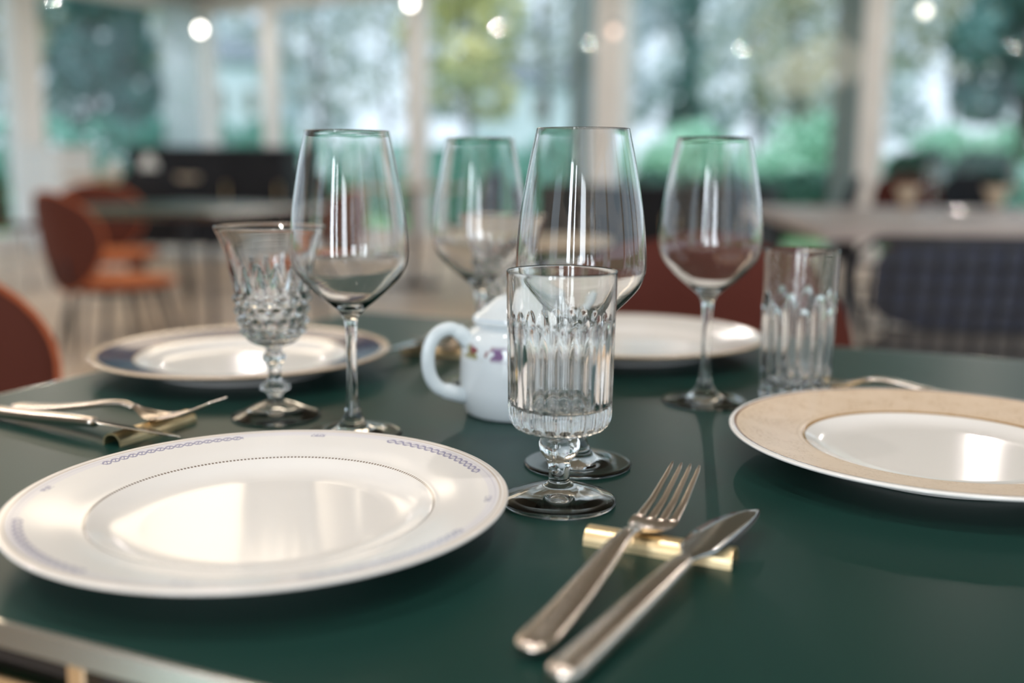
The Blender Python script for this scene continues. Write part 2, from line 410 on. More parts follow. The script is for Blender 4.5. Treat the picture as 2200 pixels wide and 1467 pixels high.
# ------------------------------------------------------------------ dining table (angle -24 degrees)
TA = R(-24)
E1 = Vector((math.cos(TA), math.sin(TA), 0)); E2 = Vector((-math.sin(TA), math.cos(TA), 0))
def uv(u, v, z=0): return E1*u + E2*v + Vector((0, 0, z))
def square_table(name, label, u0, u1, v0, v1, rz, loc, top_m, group=None):
    t = thing(name, label, 'table', loc, rz, group)
    w, d = (u1 - u0)/2, (v1 - v0)/2; cx, cy = (u0 + u1)/2, (v0 + v1)/2
    e = .0035
    box_obj('table_top', (u0 + .006, v0 + .006, TZ - .0095), (u1 - .006, v1 - .006, TZ), top_m, t)
    # sloping edge strip: four mitred lengths, the outer face leaning in towards the top
    sec = [(0, -.0098), (.0028, -.0006), (.0034, -.0001), (.006, -.0001), (.006, -.0098)]
    C4 = [(u0, v0, 1, 1), (u1, v0, -1, 1), (u1, v1, -1, -1), (u0, v1, 1, -1)]
    for q in range(4):
        a, b = C4[q], C4[(q+1) % 4]
        V = [(c[0] + c[2]*o, c[1] + c[3]*o, TZ + z) for c in (a, b) for o, z in sec]
        F = [(k, k+5, (k+1) % 5 + 5, (k+1) % 5) for k in range(5)] + [(4, 3, 2, 1, 0), (5, 6, 7, 8, 9)]
        me = mesh('edge_strip', V, F, False)
        bm = bmesh.new(); bm.from_mesh(me); bmesh.ops.recalc_face_normals(bm, faces=bm.faces); bm.to_mesh(me); bm.free()
        link('edge_strip', me, M['edge_brass'], t)
    for lo, hi in (((u0 + .002, v0 + .002), (u1 - .002, v0 + .014)), ((u0 + .002, v1 - .014), (u1 - .002, v1 - .002)),
                   ((u0 + .002, v0 + .014), (u0 + .014, v1 - .014)), ((u1 - .014, v0 + .014), (u1 - .002, v1 - .014))):
        box_obj('frame_rail', (*lo, TZ - .031), (*hi, TZ - .0255), M['brass'], t, .001)
    for sx_ in (-1, 1):
        for sy_ in (-1, 1):
            for f in (.09, .92):
                x, y = cx + sx_*(w*f - .006), cy + sy_*(d - .006)
                box_obj('spacer', (x - .005, y - .005, TZ - .027), (x + .005, y + .005, TZ - .008), M['brass'], t, .0008)
    for sx_ in (-1, 1):
        for sy_ in (-1, 1):
            x, y = cx + sx_*(w - .08), cy + sy_*(d - .08)
            tube('leg', [(x, y, TZ - .03), (x + sx_*.03, y + sy_*.03, 0)], [.016, .010], M['black'], t, 10)
    box_obj('under_frame', (u0 + .03, v0 + .03, TZ - .05), (u1 - .03, v1 - .03, TZ - .0095), M['black'], t)
    return t
TU0, TU1, TV0, TV1 = -.775, .178, .295, 1.203
table = square_table('dining_table', 'square dark green dining table with brass edge, set with four plates', TU0, TU1, TV0, TV1, TA, (0, 0, 0), M['green'])

# ------------------------------------------------------------------ plates
def plate_material(name, kind):
    m = mat(name, (.80, .775, .75), .14); g = G(m); o = g.xyz()
    r = g.m('SQRT', g.m('ADD', g.m('MULTIPLY', o[0], o[0]), g.m('MULTIPLY', o[1], o[1])))
    th = g.m('ARCTAN2', o[1], o[0])
    top = g.ramp(o[2], .0085, .0095)
    C = (.80, .775, .75)
    if kind == 'lace':
        # beaded platinum ring round the well
        bead = g.m('SINE', g.m('MULTIPLY', th, 260))
        ring = g.band(r, .0929, .0944, .0002); bd = g.m('MULTIPLY', ring, g.ramp(bead, -.9, .3))
        col = g.mix(bd, C, (.20, .155, .125))
        # edge lines
        for lo, hi, c, k in ((.1280, .1286, (.33, .30, .42), .55), (.1306, .1316, (.50, .40, .32), .8), (.1326, .1352, (.60, .50, .42), .55), (.1245, .1304, (.70, .68, .74), .55)):
            col = g.mix(g.m('MULTIPLY', g.band(r, lo, hi), k), col, c)
        # lace garlands: four arcs, with a small motif between
        q = g.m('WRAP', g.m('SUBTRACT', th, R(42)), R(45), R(-45)); aq = g.m('ABSOLUTE', q)
        t = g.m('DIVIDE', g.m('SUBTRACT', r, .1245), .0033)
        ph = g.m('MULTIPLY', th, 62)
        s1 = g.m('MULTIPLY', g.m('SINE', ph), .62); s2 = g.m('MULTIPLY', g.m('SINE', g.m('MULTIPLY', th, 124)), .55)
        lines = None
        for s in (s1, g.m('MULTIPLY', s1, -1.0), s2):
            d = g.ramp(g.m('ABSOLUTE', g.m('SUBTRACT', t, s)), .30, .12)
            lines = d if lines is None else g.m('MAXIMUM', lines, d)
        lines = g.m('MULTIPLY', lines, g.ramp(g.m('ABSOLUTE', t), 1.0, .95))
        seg = g.ramp(aq, R(22.3), R(21.9))
        mot = g.m('MULTIPLY', g.ramp(aq, R(42.6), R(43.0)), g.ramp(g.m('ABSOLUTE', t), .7, .5))
        f = g.m('MAXIMUM', g.m('MULTIPLY', lines, seg), g.m('MULTIPLY', mot, g.ramp(g.noise(900, 1), .4, .6)))
        col = g.mix(g.m('MULTIPLY', f, .75), col, (.17, .165, .33))
    elif kind == 'navy':
        nz = g.noise(38, 5, rough=.65)
        navy = g.mix(g.ramp(nz, .48, .68), (.020, .026, .075), (.12, .075, .095))
        col = g.mix(g.band(r, .1035, .1352), C, navy)
        g.to(g.m('SUBTRACT', .5, g.m('MULTIPLY', g.band(r, .1035, .1352), .36)), 'Specular IOR Level')
        col = g.mix(g.band(r, .1352, .160), col, (.62, .47, .34))
        col = g.mix(g.band(r, .1015, .1035), col, (.55, .40, .24))
    elif kind == 'gold':
        v = g.n('ShaderNodeTexVoronoi', feature='DISTANCE_TO_EDGE'); v.inputs['Scale'].default_value = 230
        tcx = g.n('ShaderNodeTexCoord'); m.node_tree.links.new(tcx.outputs['Object'], v.inputs['Vector'])
        nz = g.noise(60, 4)
        f = g.m('MULTIPLY', g.ramp(v.outputs[0], .12, .02), g.ramp(nz, .40, .62))
        gold = g.mix(f, (.72, .57, .43), (.55, .40, .26))
        col = g.mix(g.band(r, .0925, .1392), C, gold)
        col = g.mix(g.band(r, .0905, .0930, .0002), col, (.36, .21, .085))
        col = g.mix(g.band(r, .1388, .1405, .0002), col, (.22, .10, .05))
        col = g.mix(g.m('MULTIPLY', g.band(r, .0958, .0964, .0001), .6), col, (.42, .27, .14))
        rg = g.m('ADD', .10, g.m('MULTIPLY', g.band(r, .0925, .1392), .2)); g.to(rg, 'Roughness')
        pass
    else:
        col = g.mix(g.band(r, .1395, .160), C, (.60, .45, .30))
    col = g.mix(top, C, col)
    g.to(col, 'Base Color')
    return m
def plate(label, loc, rad, kind, rz, rel=(1, 1)):
    t = thing('dinner_plate', label, 'plate', loc, rz, 'dinner plates on the green table')
    s = rad/.1437
    wr = .094 if kind != 'lace' else .0995
    foot = spline([(.079, .0032), (.0795, .0008), (.0815, 0), (.0835, .0008), (.085, .0032)], 3)
    under = spline([(.085, .0032), (.098, .0075), (.115, .0118), (.132, .0162), (.1405, .0188)], 4)
    edge = spline([(.1405, .0188), (.1431, .0198), (.1437, .0209), (.1430, .0219), (.1412, .0221)], 3)
    top = spline([(.1412, .0221), (.132, .0207), (.115, .0178), (wr + .004, .0153), (wr, .0146), (wr - .003, .0136), (wr - .012, .0098), (wr - .020, .0079), (wr - .030, .0071)], 4)
    prof = np.vstack([[(0, .0032)], foot[:-1], under[:-1], edge[:-1], top, [(0.03, .0068), (0, .0068)]])
    prof[:, 0] *= s
    n = len(prof); k = int(np.argmin(np.abs(prof[n//2:, 0] - wr*s) + (prof[n//2:, 1] < .012)*9)) + n//2
    kr = 1 + len(foot) - 1 + len(under) - 1
    ms = lathe_parts(prof, 128, [('rim', [(kr, k)]), ('well', [(k, n - 1)]), ('foot', [(0, kr)])])
    m = plate_material('china_' + kind, kind)
    for nm in ('rim', 'well', 'foot'): link(nm, ms[nm], M['china'] if nm == 'foot' else m, t)
    return t
plate('white dinner plate with lilac lace border and thin grey ring, beside the short stemmed goblet', (-.137, .547, TZ), .1356, 'lace', 0)
plate('dinner plate with navy blue rim and gold edge, behind the cut crystal goblet', (-.2655, .997, TZ), .1437, 'navy', 0)
plate('dinner plate with broad beige gold patterned rim, in front of the tall tumbler', (.297, .6856, TZ), .1440, 'gold', 0)
plate('plain white dinner plate with thin gilt edge, before the dark rust chair', (.128, 1.105, TZ), .1437, 'plain', 0)

# ------------------------------------------------------------------ wine glasses
def wine_glass_meshes():
    out = spline([(.0348, .0003), (.0363, .0007), (.0366, .0016), (.0354, .0024), (.0290, .0028), (.0205, .0037), (.0130, .0066), (.0082, .0125), (.0055, .0210), (.0042, .031),
                  (.0038, .045), (.0038, .062), (.0041, .077), (.0050, .0865), (.0068, .0910), (.0105, .0955), (.0166, .1005), (.0245, .1070), (.0318, .1140), (.0392, .1228), (.0425, .1310), (.0432, .1390),
                  (.0424, .1530), (.0406, .1700), (.0382, .1850), (.0345, .2055), (.0303, .2248)], 4)
    rim = spline([(.0303, .2248), (.0300, .2252), (.0297, .2248)], 3)
    inn = spline([(.0297, .2248), (.0338, .2055), (.0375, .1850), (.0399, .1700), (.0417, .1530), (.0424, .1390), (.0416, .1315), (.0382, .1238), (.0306, .1154), (.0228, .1084), (.0140, .1020), (.006, .0982)], 4)
    prof = np.vstack([[(0, .0005), (.012, .0005), (.030, .0004)], out[:-1], rim[:-1], inn, [(0, .0978)]])
    n = len(prof); z = prof[:, 1]; io = 3 + len(out)
    kf = 3 + 4*7; ks = 3 + 4*13
    return lathe_parts(prof, 80, [('foot', [(0, kf)]), ('stem', [(kf, ks)]), ('bowl', [(ks, n - 1)])])
wg = thing('wine_glass', 'tall empty wine glass just behind the short fluted goblet', 'wine glass', (.0453, .676, TZ), 0, 'wine glasses on the green table')
for nm, me in wine_glass_meshes().items(): link(nm, me, M['foot_glass' if nm == 'foot' else 'wine_glass'], wg)
for x, y, lb in ((-.1196, .7510, 'tall empty wine glass beside the cut crystal goblet'), (.1669, .8670, 'tall empty wine glass beside the cut tumbler'),
                 (-.0296, .930, 'tall empty wine glass behind the white teapot')):
    dup(wg, (x, y, TZ), 0, lb)

# ------------------------------------------------------------------ short fluted goblet
def smooth01(x): x = np.clip(x, 0, 1); return x*x*(3 - 2*x)
def goblet():
    t = thing('fluted_goblet', 'short stemmed goblet with straight fluted bowl, touching the lace plate', 'goblet', (.0290, .5965, TZ), R(3))
    out = spline([(.0325, 0), (.0343, .0008), (.0347, .0020), (.0340, .0031), (.0290, .0050), (.0210, .0078), (.0125, .0103), (.0092, .0112), (.0080, .0122)], 4)
    stem = spline([(.0080, .0122), (.0066, .0135), (.0063, .0170), (.0066, .0225), (.0080, .0270), (.0112, .0315), (.0124, .0355), (.0118, .0395), (.0095, .0425), (.0085, .0438)], 5)
    b0 = spline([(.0085, .0438), (.0150, .0442), (.0230, .0455), (.0285, .0490), (.0308, .0545), (.0312, .0600)], 6)
    b1 = np.array([(.0312 + .0013*f, .0600 + .0805*f) for f in np.linspace(0, 1, 44)])
    rim = spline([(.0325, .1405), (.0322, .1413), (.0316, .1407)], 3)
    inn = np.array([(.0316 - .0024*f, .1407 - .0757*f) for f in np.linspace(0, 1, 24)])
    bot = spline([(.0292, .0650), (.0285, .0620), (.0262, .0602), (.018, .0595), (.006, .0593)], 4)
    prof = np.vstack([[(0, .0035), (.012, .0028), (.027, .0006)], out[:-1], stem[:-1], b0[:-1], b1[:-1], rim[:-1], inn[:-1], bot, [(0, .0593)]])
    n0 = 3 + len(out) - 1; n1 = n0 + len(stem) - 1; n2 = n1 + len(b0) + len(b1) - 2
    NF = 22
    def fn(i, r, z, th):
        f = np.mod(th*NF/(2*PI), 1)*2 - 1                       # -1..1 across one flute
        top = .1130 - .0075*f*f
        wz = smooth01((top - z)/.0015)*smooth01((z - .0470)/.004)
        d = (1 - f*f)*.0021*wz*(.35 + .65*smooth01((top - z)/.022))
        outer = (i >= n1) & (i < n2)
        return np.where(outer, r - d, r)
    ms = lathe_parts(prof, NF*12, [('foot', [(0, n0)]), ('stem', [(n0, n1)]), ('bowl', [(n1, len(prof) - 1)])], fn)
    for nm, me in ms.items(): link(nm, me, M['foot_glass' if nm == 'foot' else 'cut_glass'], t)
    return t
goblet()

# ------------------------------------------------------------------ cut crystal goblet
def crystal():
    t = thing('crystal_goblet', 'cut crystal goblet with beaded bowl and knobbed stem before the navy rimmed plate', 'goblet', (-.1905, .806, TZ), R(8), 'cut crystal goblets')
    foot = spline([(.0330, 0), (.0350, .0008), (.0352, .0018), (.0335, .0028), (.0270, .0050), (.0200, .0085), (.0125, .0115), (.0070, .0128)], 4)
    stem = spline([(.0070, .0128), (.0055, .0150), (.0058, .0185), (.0085, .0215), (.0118, .0235), (.0112, .0258), (.0072, .0290), (.0052, .0325), (.0050, .0395), (.0058, .0435), (.0086, .0470), (.0090, .0500), (.0062, .0535), (.0060, .0560), (.0085, .0580)], 5)
    b0 = spline([(.0085, .0580), (.0155, .0605), (.0205, .0640), (.0235, .0685), (.0250, .0740), (.0262, .080), (.0272, .087), (.0280, .094), (.0288, .100)], 7)
    b1 = spline([(.0288, .100), (.0302, .108), (.0320, .118), (.0345, .130), (.0380, .1415), (.0428, .1525)], 8)
    rim = spline([(.0428, .1525), (.0429, .1535), (.0420, .1533)], 3)
    inn = spline([(.0420, .1533), (.0366, .1415), (.0331, .130), (.0305, .118), (.0286, .108), (.0268, .098), (.0240, .084), (.0200, .0735), (.013, .0685), (.005, .0672)], 5)
    prof = np.vstack([[(0, .004), (.012, .003), (.028, .0006)], foot[:-1], stem[:-1], b0[:-1], b1[:-1], rim[:-1], inn, [(0, .0671)]])
    n0 = 3 + len(foot) - 1; n1 = n0 + len(stem) - 1; n2 = n1 + len(b0) + len(b1) - 2
    NF = 16
    def fn(i, r, z, th):
        rows = (z - .0655)/.0088                                  # four beaded rows
        k = np.floor(rows); fr = np.mod(rows, 1)
        bead = np.abs(np.sin(NF/2*th + (k % 2)*PI/2))*np.sin(fr*PI)
        inb = (rows > 0) & (rows < 4)
        a = np.where(inb, bead*.0034 - .0008, 0)
        f = np.abs(np.mod(th*NF/(2*PI), 1)*2 - 1)
        wv = np.clip((.127 - z)/.0255, 0, 1)
        cut = np.where(z >= .1007, np.clip(wv - f, 0, 1)*.0030*smooth01((z - .1007)/.002), 0)
        outer = (i >= n1) & (i < n2)
        st = (i >= n0) & (i < n1)
        rr = np.where(outer, r + a - cut, r)
        return np.where(st, rr*(1 - .07*np.cos(8*th)*smooth01((r - .0055)/.003)), rr)
    ms = lathe_parts(prof, NF*10, [('foot', [(0, n0)]), ('stem', [(n0, n1)]), ('bowl', [(n1, len(prof) - 1)])], fn)
    for nm, me in ms.items(): link(nm, me, M['foot_glass' if nm == 'foot' else 'cut_glass'], t)
    return t
cg = crystal()
dup(cg, (-.012, 1.022, TZ), R(15), 'cut crystal goblet with beaded bowl standing behind the white teapot')

# ------------------------------------------------------------------ tall cut tumbler
def tumbler():
    t = thing('cut_tumbler', 'tall straight cut glass tumbler behind the beige rimmed plate', 'tumbler', (.2435, .862, TZ), R(5))
    out = np.array([(.0298 + .0012*f, .0035 + .1285*f) for f in np.linspace(0, 1, 64)])
    b0 = spline([(.0265, 0), (.0285, .0008), (.0298, .0035)], 4)
    rim = spline([(.0310, .1320), (.0305, .1332), (.0297, .1322)], 3)
    inn = np.array([(.0297 - .0032*f, .1322 - .1090*f) for f in np.linspace(0, 1, 22)])
    bot = spline([(.0265, .0232), (.0255, .0200), (.0210, .0182), (.010, .0176), (.004, .0175)], 4)
    prof = np.vstack([[(0, .0022), (.010, .0018), (.020, .0006)], b0[:-1], out[:-1], rim[:-1], inn[:-1], bot, [(0, .0175)]])
    n1 = 3 + len(b0) - 1; n2 = n1 + len(out) - 1; NF = 16
    def fn(i, r, z, th):
        x = th*NF/(2*PI); k = np.floor(x); f = np.mod(x, 1)*2 - 1
        top = np.where(k % 2 == 0, .098, .086) - .012*f*f
        wz = smooth01((top - z)/.003)*smooth01((z - .024)/.003)
        d = (1 - f*f)*.0022*wz
        y = np.mod(x + .5, 1)*2 - 1
        d2 = np.clip(1 - np.abs(y) - np.abs(z - .013)/.012, 0, 1)*.0046 + np.clip(1 - np.abs(f) - np.abs(z - .022)/.010, 0, 1)*.0030
        return np.where((i >= n1) & (i < n2), r - d - d2, r)
    ms = lathe_parts(prof, NF*12, [('base', [(0, n1 + 10), (len(prof) - 1 - len(bot), len(prof) - 1)]), ('wall', [(n1 + 10, len(prof) - 1 - len(bot))])], fn)
    link('base', ms['base'], M['cut_glass'], t); link('glass_wall', ms['wall'], M['cut_glass'], t)
tumbler()

# ------------------------------------------------------------------ teapot
def teapot():
    t = thing('teapot', 'white porcelain teapot with loop handle, lid and painted flowers', 'teapot', (.0045, .828, TZ), R(-160))
    m = mat('painted_porcelain', (.66, .71, .74), .10); g = G(m); o = g.xyz()
    C = (.66, .71, .74)
    n1 = g.noise(75, 2); n2 = g.noise(48, 2)
    zone = g.band(o[2], .050, .0605, .002)
    blot = g.m('MULTIPLY', zone, g.ramp(n1, .50, .56))
    fl_ = g.mix(g.ramp(n2, .46, .52), (.22, .045, .055), (.26, .24, .09))
    fl_ = g.mix(g.ramp(g.noise(30, 1), .52, .58), fl_, (.20, .12, .24))
    col = g.mix(blot, C, fl_)
    col = g.mix(g.m('MULTIPLY', g.band(o[2], .0795, .0806, .0003), .6), col, (.32, .46, .62))
    g.to(col, 'Base Color')
    body = spline([(.0385, 0), (.0415, .0012), (.0440, .006), (.0468, .018), (.0472, .032), (.0468, .046), (.0462, .056), (.0440, .0625), (.0395, .0685), (.0350, .0722), (.0338, .0742)], 4)
    inn = spline([(.0338, .0742), (.0320, .0742), (.0318, .0725), (.040, .061), (.043, .050), (.043, .02), (.035, .006)], 3)
    prof = np.vstack([[(0, .002), (.034, .002)], body[:-1], inn, [(0, .005)]])
    lathe_obj('body', prof, 72, m, t)
    lid = spline([(.0300, .0745), (.0352, .0746), (.0368, .0758), (.0368, .0796), (.0352, .0812), (.0300, .0850), (.0225, .0915), (.0150, .0965), (.0080, .0985), (.0058, .1000), (.0062, .1025), (.0085, .1055), (.0088, .1082), (.0064, .1108), (.002, .1118)], 4)
    lathe_obj('lid', np.vstack([[(0, .0745)], lid, [(0, .1118)]]), 64, m, t)
    # handle (local +x), a ribbed loop
    pts = spline([(.0420, 0, .0610), (.0490, 0, .0685), (.0580, 0, .0725), (.0680, 0, .0690), (.0745, 0, .0590), (.0760, 0, .0460), (.0735, 0, .0335), (.0670, 0, .0248), (.0570, 0, .0205), (.0440, 0, .0165)], 5)
    rad = [(.0056, .0043) if 6 < i < len(pts) - 8 else (.0066, .0054) for i in range(len(pts))]
    h = tube('handle', pts, rad, M['porcelain'], t, 14, up=(0, 1, 0))
    # spout (local -x)
    sp = spline([(-.040, 0, .022), (-.055, 0, .030), (-.064, 0, .045), (-.070, 0, .062), (-.079, 0, .072)], 5)
    tube('spout', sp, [.0125 - .0068*i/(len(sp) - 1) for i in range(len(sp))], M['porcelain'], t, 14, up=(0, 1, 0))
    return t
teapot()

# ------------------------------------------------------------------ cutlery
def knife_rest(label, loc, rz, L=.0800):
    t = thing('knife_rest', label, 'knife rest', loc, rz, 'brass knife rests')
    W, H, T_ = .0085, .0092, .0012
    # arched channel section, hollow and open below
    a = np.linspace(0, PI, 13)
    sec = [(-W*math.cos(x), H*math.sin(x)**.8) for x in a] + [((W - T_)*math.cos(x), (H - T_)*math.sin(x)**.8) for x in a]
    V = [(x, a_, b_) for x in (-L/2, L/2) for a_, b_ in sec]; n = len(sec)
    F = [(i, i + n, (i+1) % n + n, (i+1) % n) for i in range(n)]
    for o in (0, n): F += [(o + i, o + i + 1, o + n - 2 - i, o + n - 1 - i) for i in range(12)]
    me = mesh('knife_rest', V, F, False)
    bm = bmesh.new(); bm.from_mesh(me); bmesh.ops.recalc_face_normals(bm, faces=bm.faces); bm.to_mesh(me); bm.free()
    link('channel_bar', me, M['satin_brass'], t)
    return t
def fork(label, loc, rz):
    """local +y towards the tines, y=0 where the root lies on the rest"""
    t = thing('table_fork', label, 'fork', loc, rz, 'steel table forks')
    hp = spline([(0, -.138, .0052), (0, -.120, .0058), (0, -.090, .0085), (0, -.060, .0130), (0, -.036, .0172), (0, -.022, .0180), (0, -.012, .0160)], 6)
    n = len(hp); hr = []
    for i in range(n):
        f = i/(n-1); wv = np.interp(f, [0, .04, .12, .35, .6, .8, 1], [.0035, .0078, .0092, .0078, .0058, .0040, .0034])
        hr.append((wv, np.interp(f, [0, .05, .5, 1], [.0016, .0026, .0026, .0022])))
    tube('handle', hp, hr, M['steel'], t, 14, power=2.6)
    # head: widening root
    V = []; F = []; NX = 12
    ys = np.linspace(-.013, .020, 12)
    zc = lambda y: np.interp(y, [-.013, -.006, .004, .012, .022, .040, .062, .072], [.0162, .0135, .0104, .0101, .0112, .0160, .0258, .0310])
    ys_z = lambda y: zc(y)
    hw = lambda y: np.interp(y, [-.013, -.007, 0, .006, .012, .020], [.0034, .0044, .0082, .0114, .0127, .0130])
    for s in (1, -1):
        for y in ys:
            for i in range(NX + 1):
                u = i/NX*2 - 1; V.append((u*hw(y), y, ys_z(y) + s*.0011*math.sqrt(max(1 - u**6, .0)) + .0018*u*u))
    m_ = len(ys)*(NX+1)
    for s in (0, 1):
        for a in range(len(ys)-1):
            for i in range(NX):
                q = (s*m_ + a*(NX+1)+i, s*m_ + a*(NX+1)+i+1, s*m_ + (a+1)*(NX+1)+i+1, s*m_ + (a+1)*(NX+1)+i); F.append(q if s == 0 else q[::-1])
    for i in range(NX):
        for a in (0, len(ys)-1):
            q = (a*(NX+1)+i, a*(NX+1)+i+1, m_ + a*(NX+1)+i+1, m_ + a*(NX+1)+i); F.append(q if a else q[::-1])
    link('head', mesh('head', V, F), M['steel'], t)
    for k in range(4):
        u = -1 + (2*k+1)/4; x0 = u*.0131; x1 = u*.0108
        P = [(x0 + (x1 - x0)*f, .018 + .052*f, float(zc(.018 + .052*f)) + .0018*u*u*(1-f)) for f in np.linspace(0, 1, 14)]
        tube('tine', P, [(.0026 - .0014*f if f < .95 else .0006, .0013 - .0004*f) for f in np.linspace(0, 1, 14)], M['steel'], t, 10, power=2.5)
    return t
def knife(label, loc, rz, tilt=R(4)):
    """local +y towards the tip, y=0 where the blade crosses the rest"""
    t = thing('table_knife', label, 'knife', loc, rz, 'steel table knives')
    hp = spline([(0, -.155, .0062), (0, -.140, .0064), (0, -.100, .0080), (0, -.060, .0100), (0, -.036, .0112), (0, -.028, .0114)], 6)
    n = len(hp)
    tube('handle', hp, [(np.interp(i/(n-1), [0, .03, .1, .5, .85, .96, 1], [.003, .0062, .0074, .0066, .0052, .0050, .0042]), np.interp(i/(n-1), [0, .03, .5, 1], [.003, .0045, .0044, .0036])) for i in range(n)], M['steel'], t, 14, power=2.8)
    # blade outline: spine (x<0) and belly (x>0), slightly upswept to the tip
    ys = np.linspace(-.030, .066, 34); V = []; F = []
    sp = lambda y: np.interp(y, [-.030, -.022, -.012, .010, .030, .048, .060, .0645, .066], [-.0036, -.0042, -.0098, -.0112, -.0090, -.0042, .0020, .0048, .0058])
    be = lambda y: np.interp(y, [-.030, -.022, -.014, -.006, .010, .030, .046, .058, .064, .066], [.0036, .0042, .0078, .0106, .0114, .0112, .0104, .0086, .0068, .0060])
    ct, stl = math.cos(tilt), math.sin(tilt)
    for y in ys:
        a, b = sp(y), be(y)
        for u, h in ((0, .0009), (.25, .0010), (.7, .0006), (1, .0001), (.7, -.0006), (.25, -.0010), (0, -.0009)):
            x = a + (b - a)*u; z = h*min(1, (b - a)/.008)
            V.append((x*ct, y, .0117 - x*stl + z + .02*max(y, 0)*.3))
    for i in range(len(ys) - 1):
        for k in range(7):
            l = (k+1) % 7; F.append((i*7+k, (i+1)*7+k, (i+1)*7+l, i*7+l))
    F.append(tuple(range(7))); F.append(tuple(range((len(ys)-1)*7, len(ys)*7))[::-1])
    me = mesh('blade', V, F); bm = bmesh.new(); bm.from_mesh(me); bmesh.ops.recalc_face_normals(bm, faces=bm.faces); bm.to_mesh(me); bm.free()
    link('blade', me, M['blade_steel'], t)
    return t
# near setting, beside the lace plate
knife_rest('flat brass knife rest under the sharp fork and knife beside the lace plate', (.0786, .5155, TZ), R(-24.5))
fork('steel fork with four tines raised on the brass rest beside the lace plate', (.0700, .5160, TZ), R(-27.5))
knife('steel knife with blade on the brass rest, tip pointing at the beige rimmed plate', (.1000, .4990, TZ), R(-32))
# setting before the navy plate
kr2 = knife_rest('brass knife rest before the navy rimmed plate', (-.2725, .7530, TZ), R(66))
fk2 = fork('steel fork with tines up on the rest before the navy rimmed plate', (-.2800, .7640, TZ), R(-112.5))
kn2 = knife('steel knife lying across the rest before the navy rimmed plate', (-.2850, .7260, TZ), R(-118), R(-14))
# far setting, between the navy plate and the plain plate
knife_rest('brass knife rest behind the teapot handle', (-.0810, 1.0860, TZ), R(-24))
fork('steel fork behind the teapot, between the navy and the plain plates', (-.0660, 1.0790, TZ), R(156))
knife('steel knife behind the teapot, close to the navy rimmed plate', (-.1020, 1.0960, TZ), R(158))
# setting behind the beige rimmed plate
fork('steel fork with long bright handle behind the beige rimmed plate', (.3000, .8900, TZ), R(66))
knife_rest('brass knife rest behind the beige rimmed plate', (.2990, .8905, TZ), R(156), .074)

# ------------------------------------------------------------------ chairs
def lounge_chair(label, loc, rz, vm, back_m, pipe_m, group):
    """two-shell velvet chair facing local +y"""
    t = thing('velvet_chair', label, 'chair', loc, rz, group)
    def fb(r, a):
        x = r*math.cos(a); z = r*math.sin(a)
        X = .235*x*(1 + .18*z); Z = .628 + .200*z
        return (X, -.205 - .16*(Z - .44) + 1.25*X*X, Z)
    link('backrest', shell(fb, .034), back_m, t)
    def fs(r, a):
        x = r*math.cos(a); y = r*math.sin(a)
        X = .245*x*(1 + .10*y); Y = .02 + .225*y
        return (X, Y, .452 + .30*X*X + .18*(Y - .05)**2 - .012*max(y, 0)**2)
    link('seat', shell(fs, .050), vm, t)
    pts = [fb(1.0, a) for a in np.linspace(0, 2*PI, 48, endpoint=False)]
    leg_m = M['black']
    tube('piping', pts, .0055, pipe_m, t, 6, closed=True, up=(0, 1, 0))  # where orange, it puts the rim light on the backs into colour
    for s in (-1, 1):
        tube('back_support', spline([(s*.06, .00, .425), (s*.06, -.15, .425), (s*.062, -.222, .47), (s*.064, -.240, .56)], 5), .007, leg_m, t, 8, up=(1, 0, 0))
    for sx_ in (-1, 1):
        for sy_ in (-1, 1):
            tube('leg', [(sx_*.13, .02 + sy_*.12, .440), (sx_*.215, .01 + sy_*.215, 0)], [.013, .007], leg_m, t, 10)
    box_obj('under_plate', (-.15, -.13, .418), (.15, .16, .430), leg_m, t)
    return t
VG = 'velvet dining chairs'
def face(dx, dy): return math.atan2(-dx, dy)
lounge_chair('orange velvet chair pushed up beside the green table, next to the navy rimmed plate', uv(-1.020, .820), face(E1.x, E1.y), M['velvet_orange'], M['velvet_back'], M['velvet_orange'], VG)
lounge_chair('dark rust velvet chair drawn up behind the plain white plate', uv(-.385, 1.37), face(-E2.x, -E2.y), M['velvet_rust'], M['velvet_rust'], M['velvet_rust'], VG)
# the second green table with its chairs
t2 = square_table('dining_table', 'square table with brass edge ringed by orange velvet chairs', -.48, .48, -.46, .46, TA, (-1.52, 4.95, 0), M['green'])
lounge_chair('orange velvet chair turned side on, its seat lit, nearest along the brass edged table', (-1.66, 4.24, 0), face(.62, .78), M['velvet_orange'], M['velvet_back'], M['velvet_orange'], VG)
lounge_chair('rust velvet chair tucked in behind the brass edged table', (-2.16, 5.48, 0), face(.55, -.83), M['velvet_orange'], M['velvet_back'], M['velvet_orange'], VG)
lounge_chair('orange and dark velvet chair seen through the wine glass beside the crystal goblet', (-.94, 4.72, 0), face(-.78, -.62), M['velvet_orange'], M['velvet_back'], M['velvet_orange'], VG)

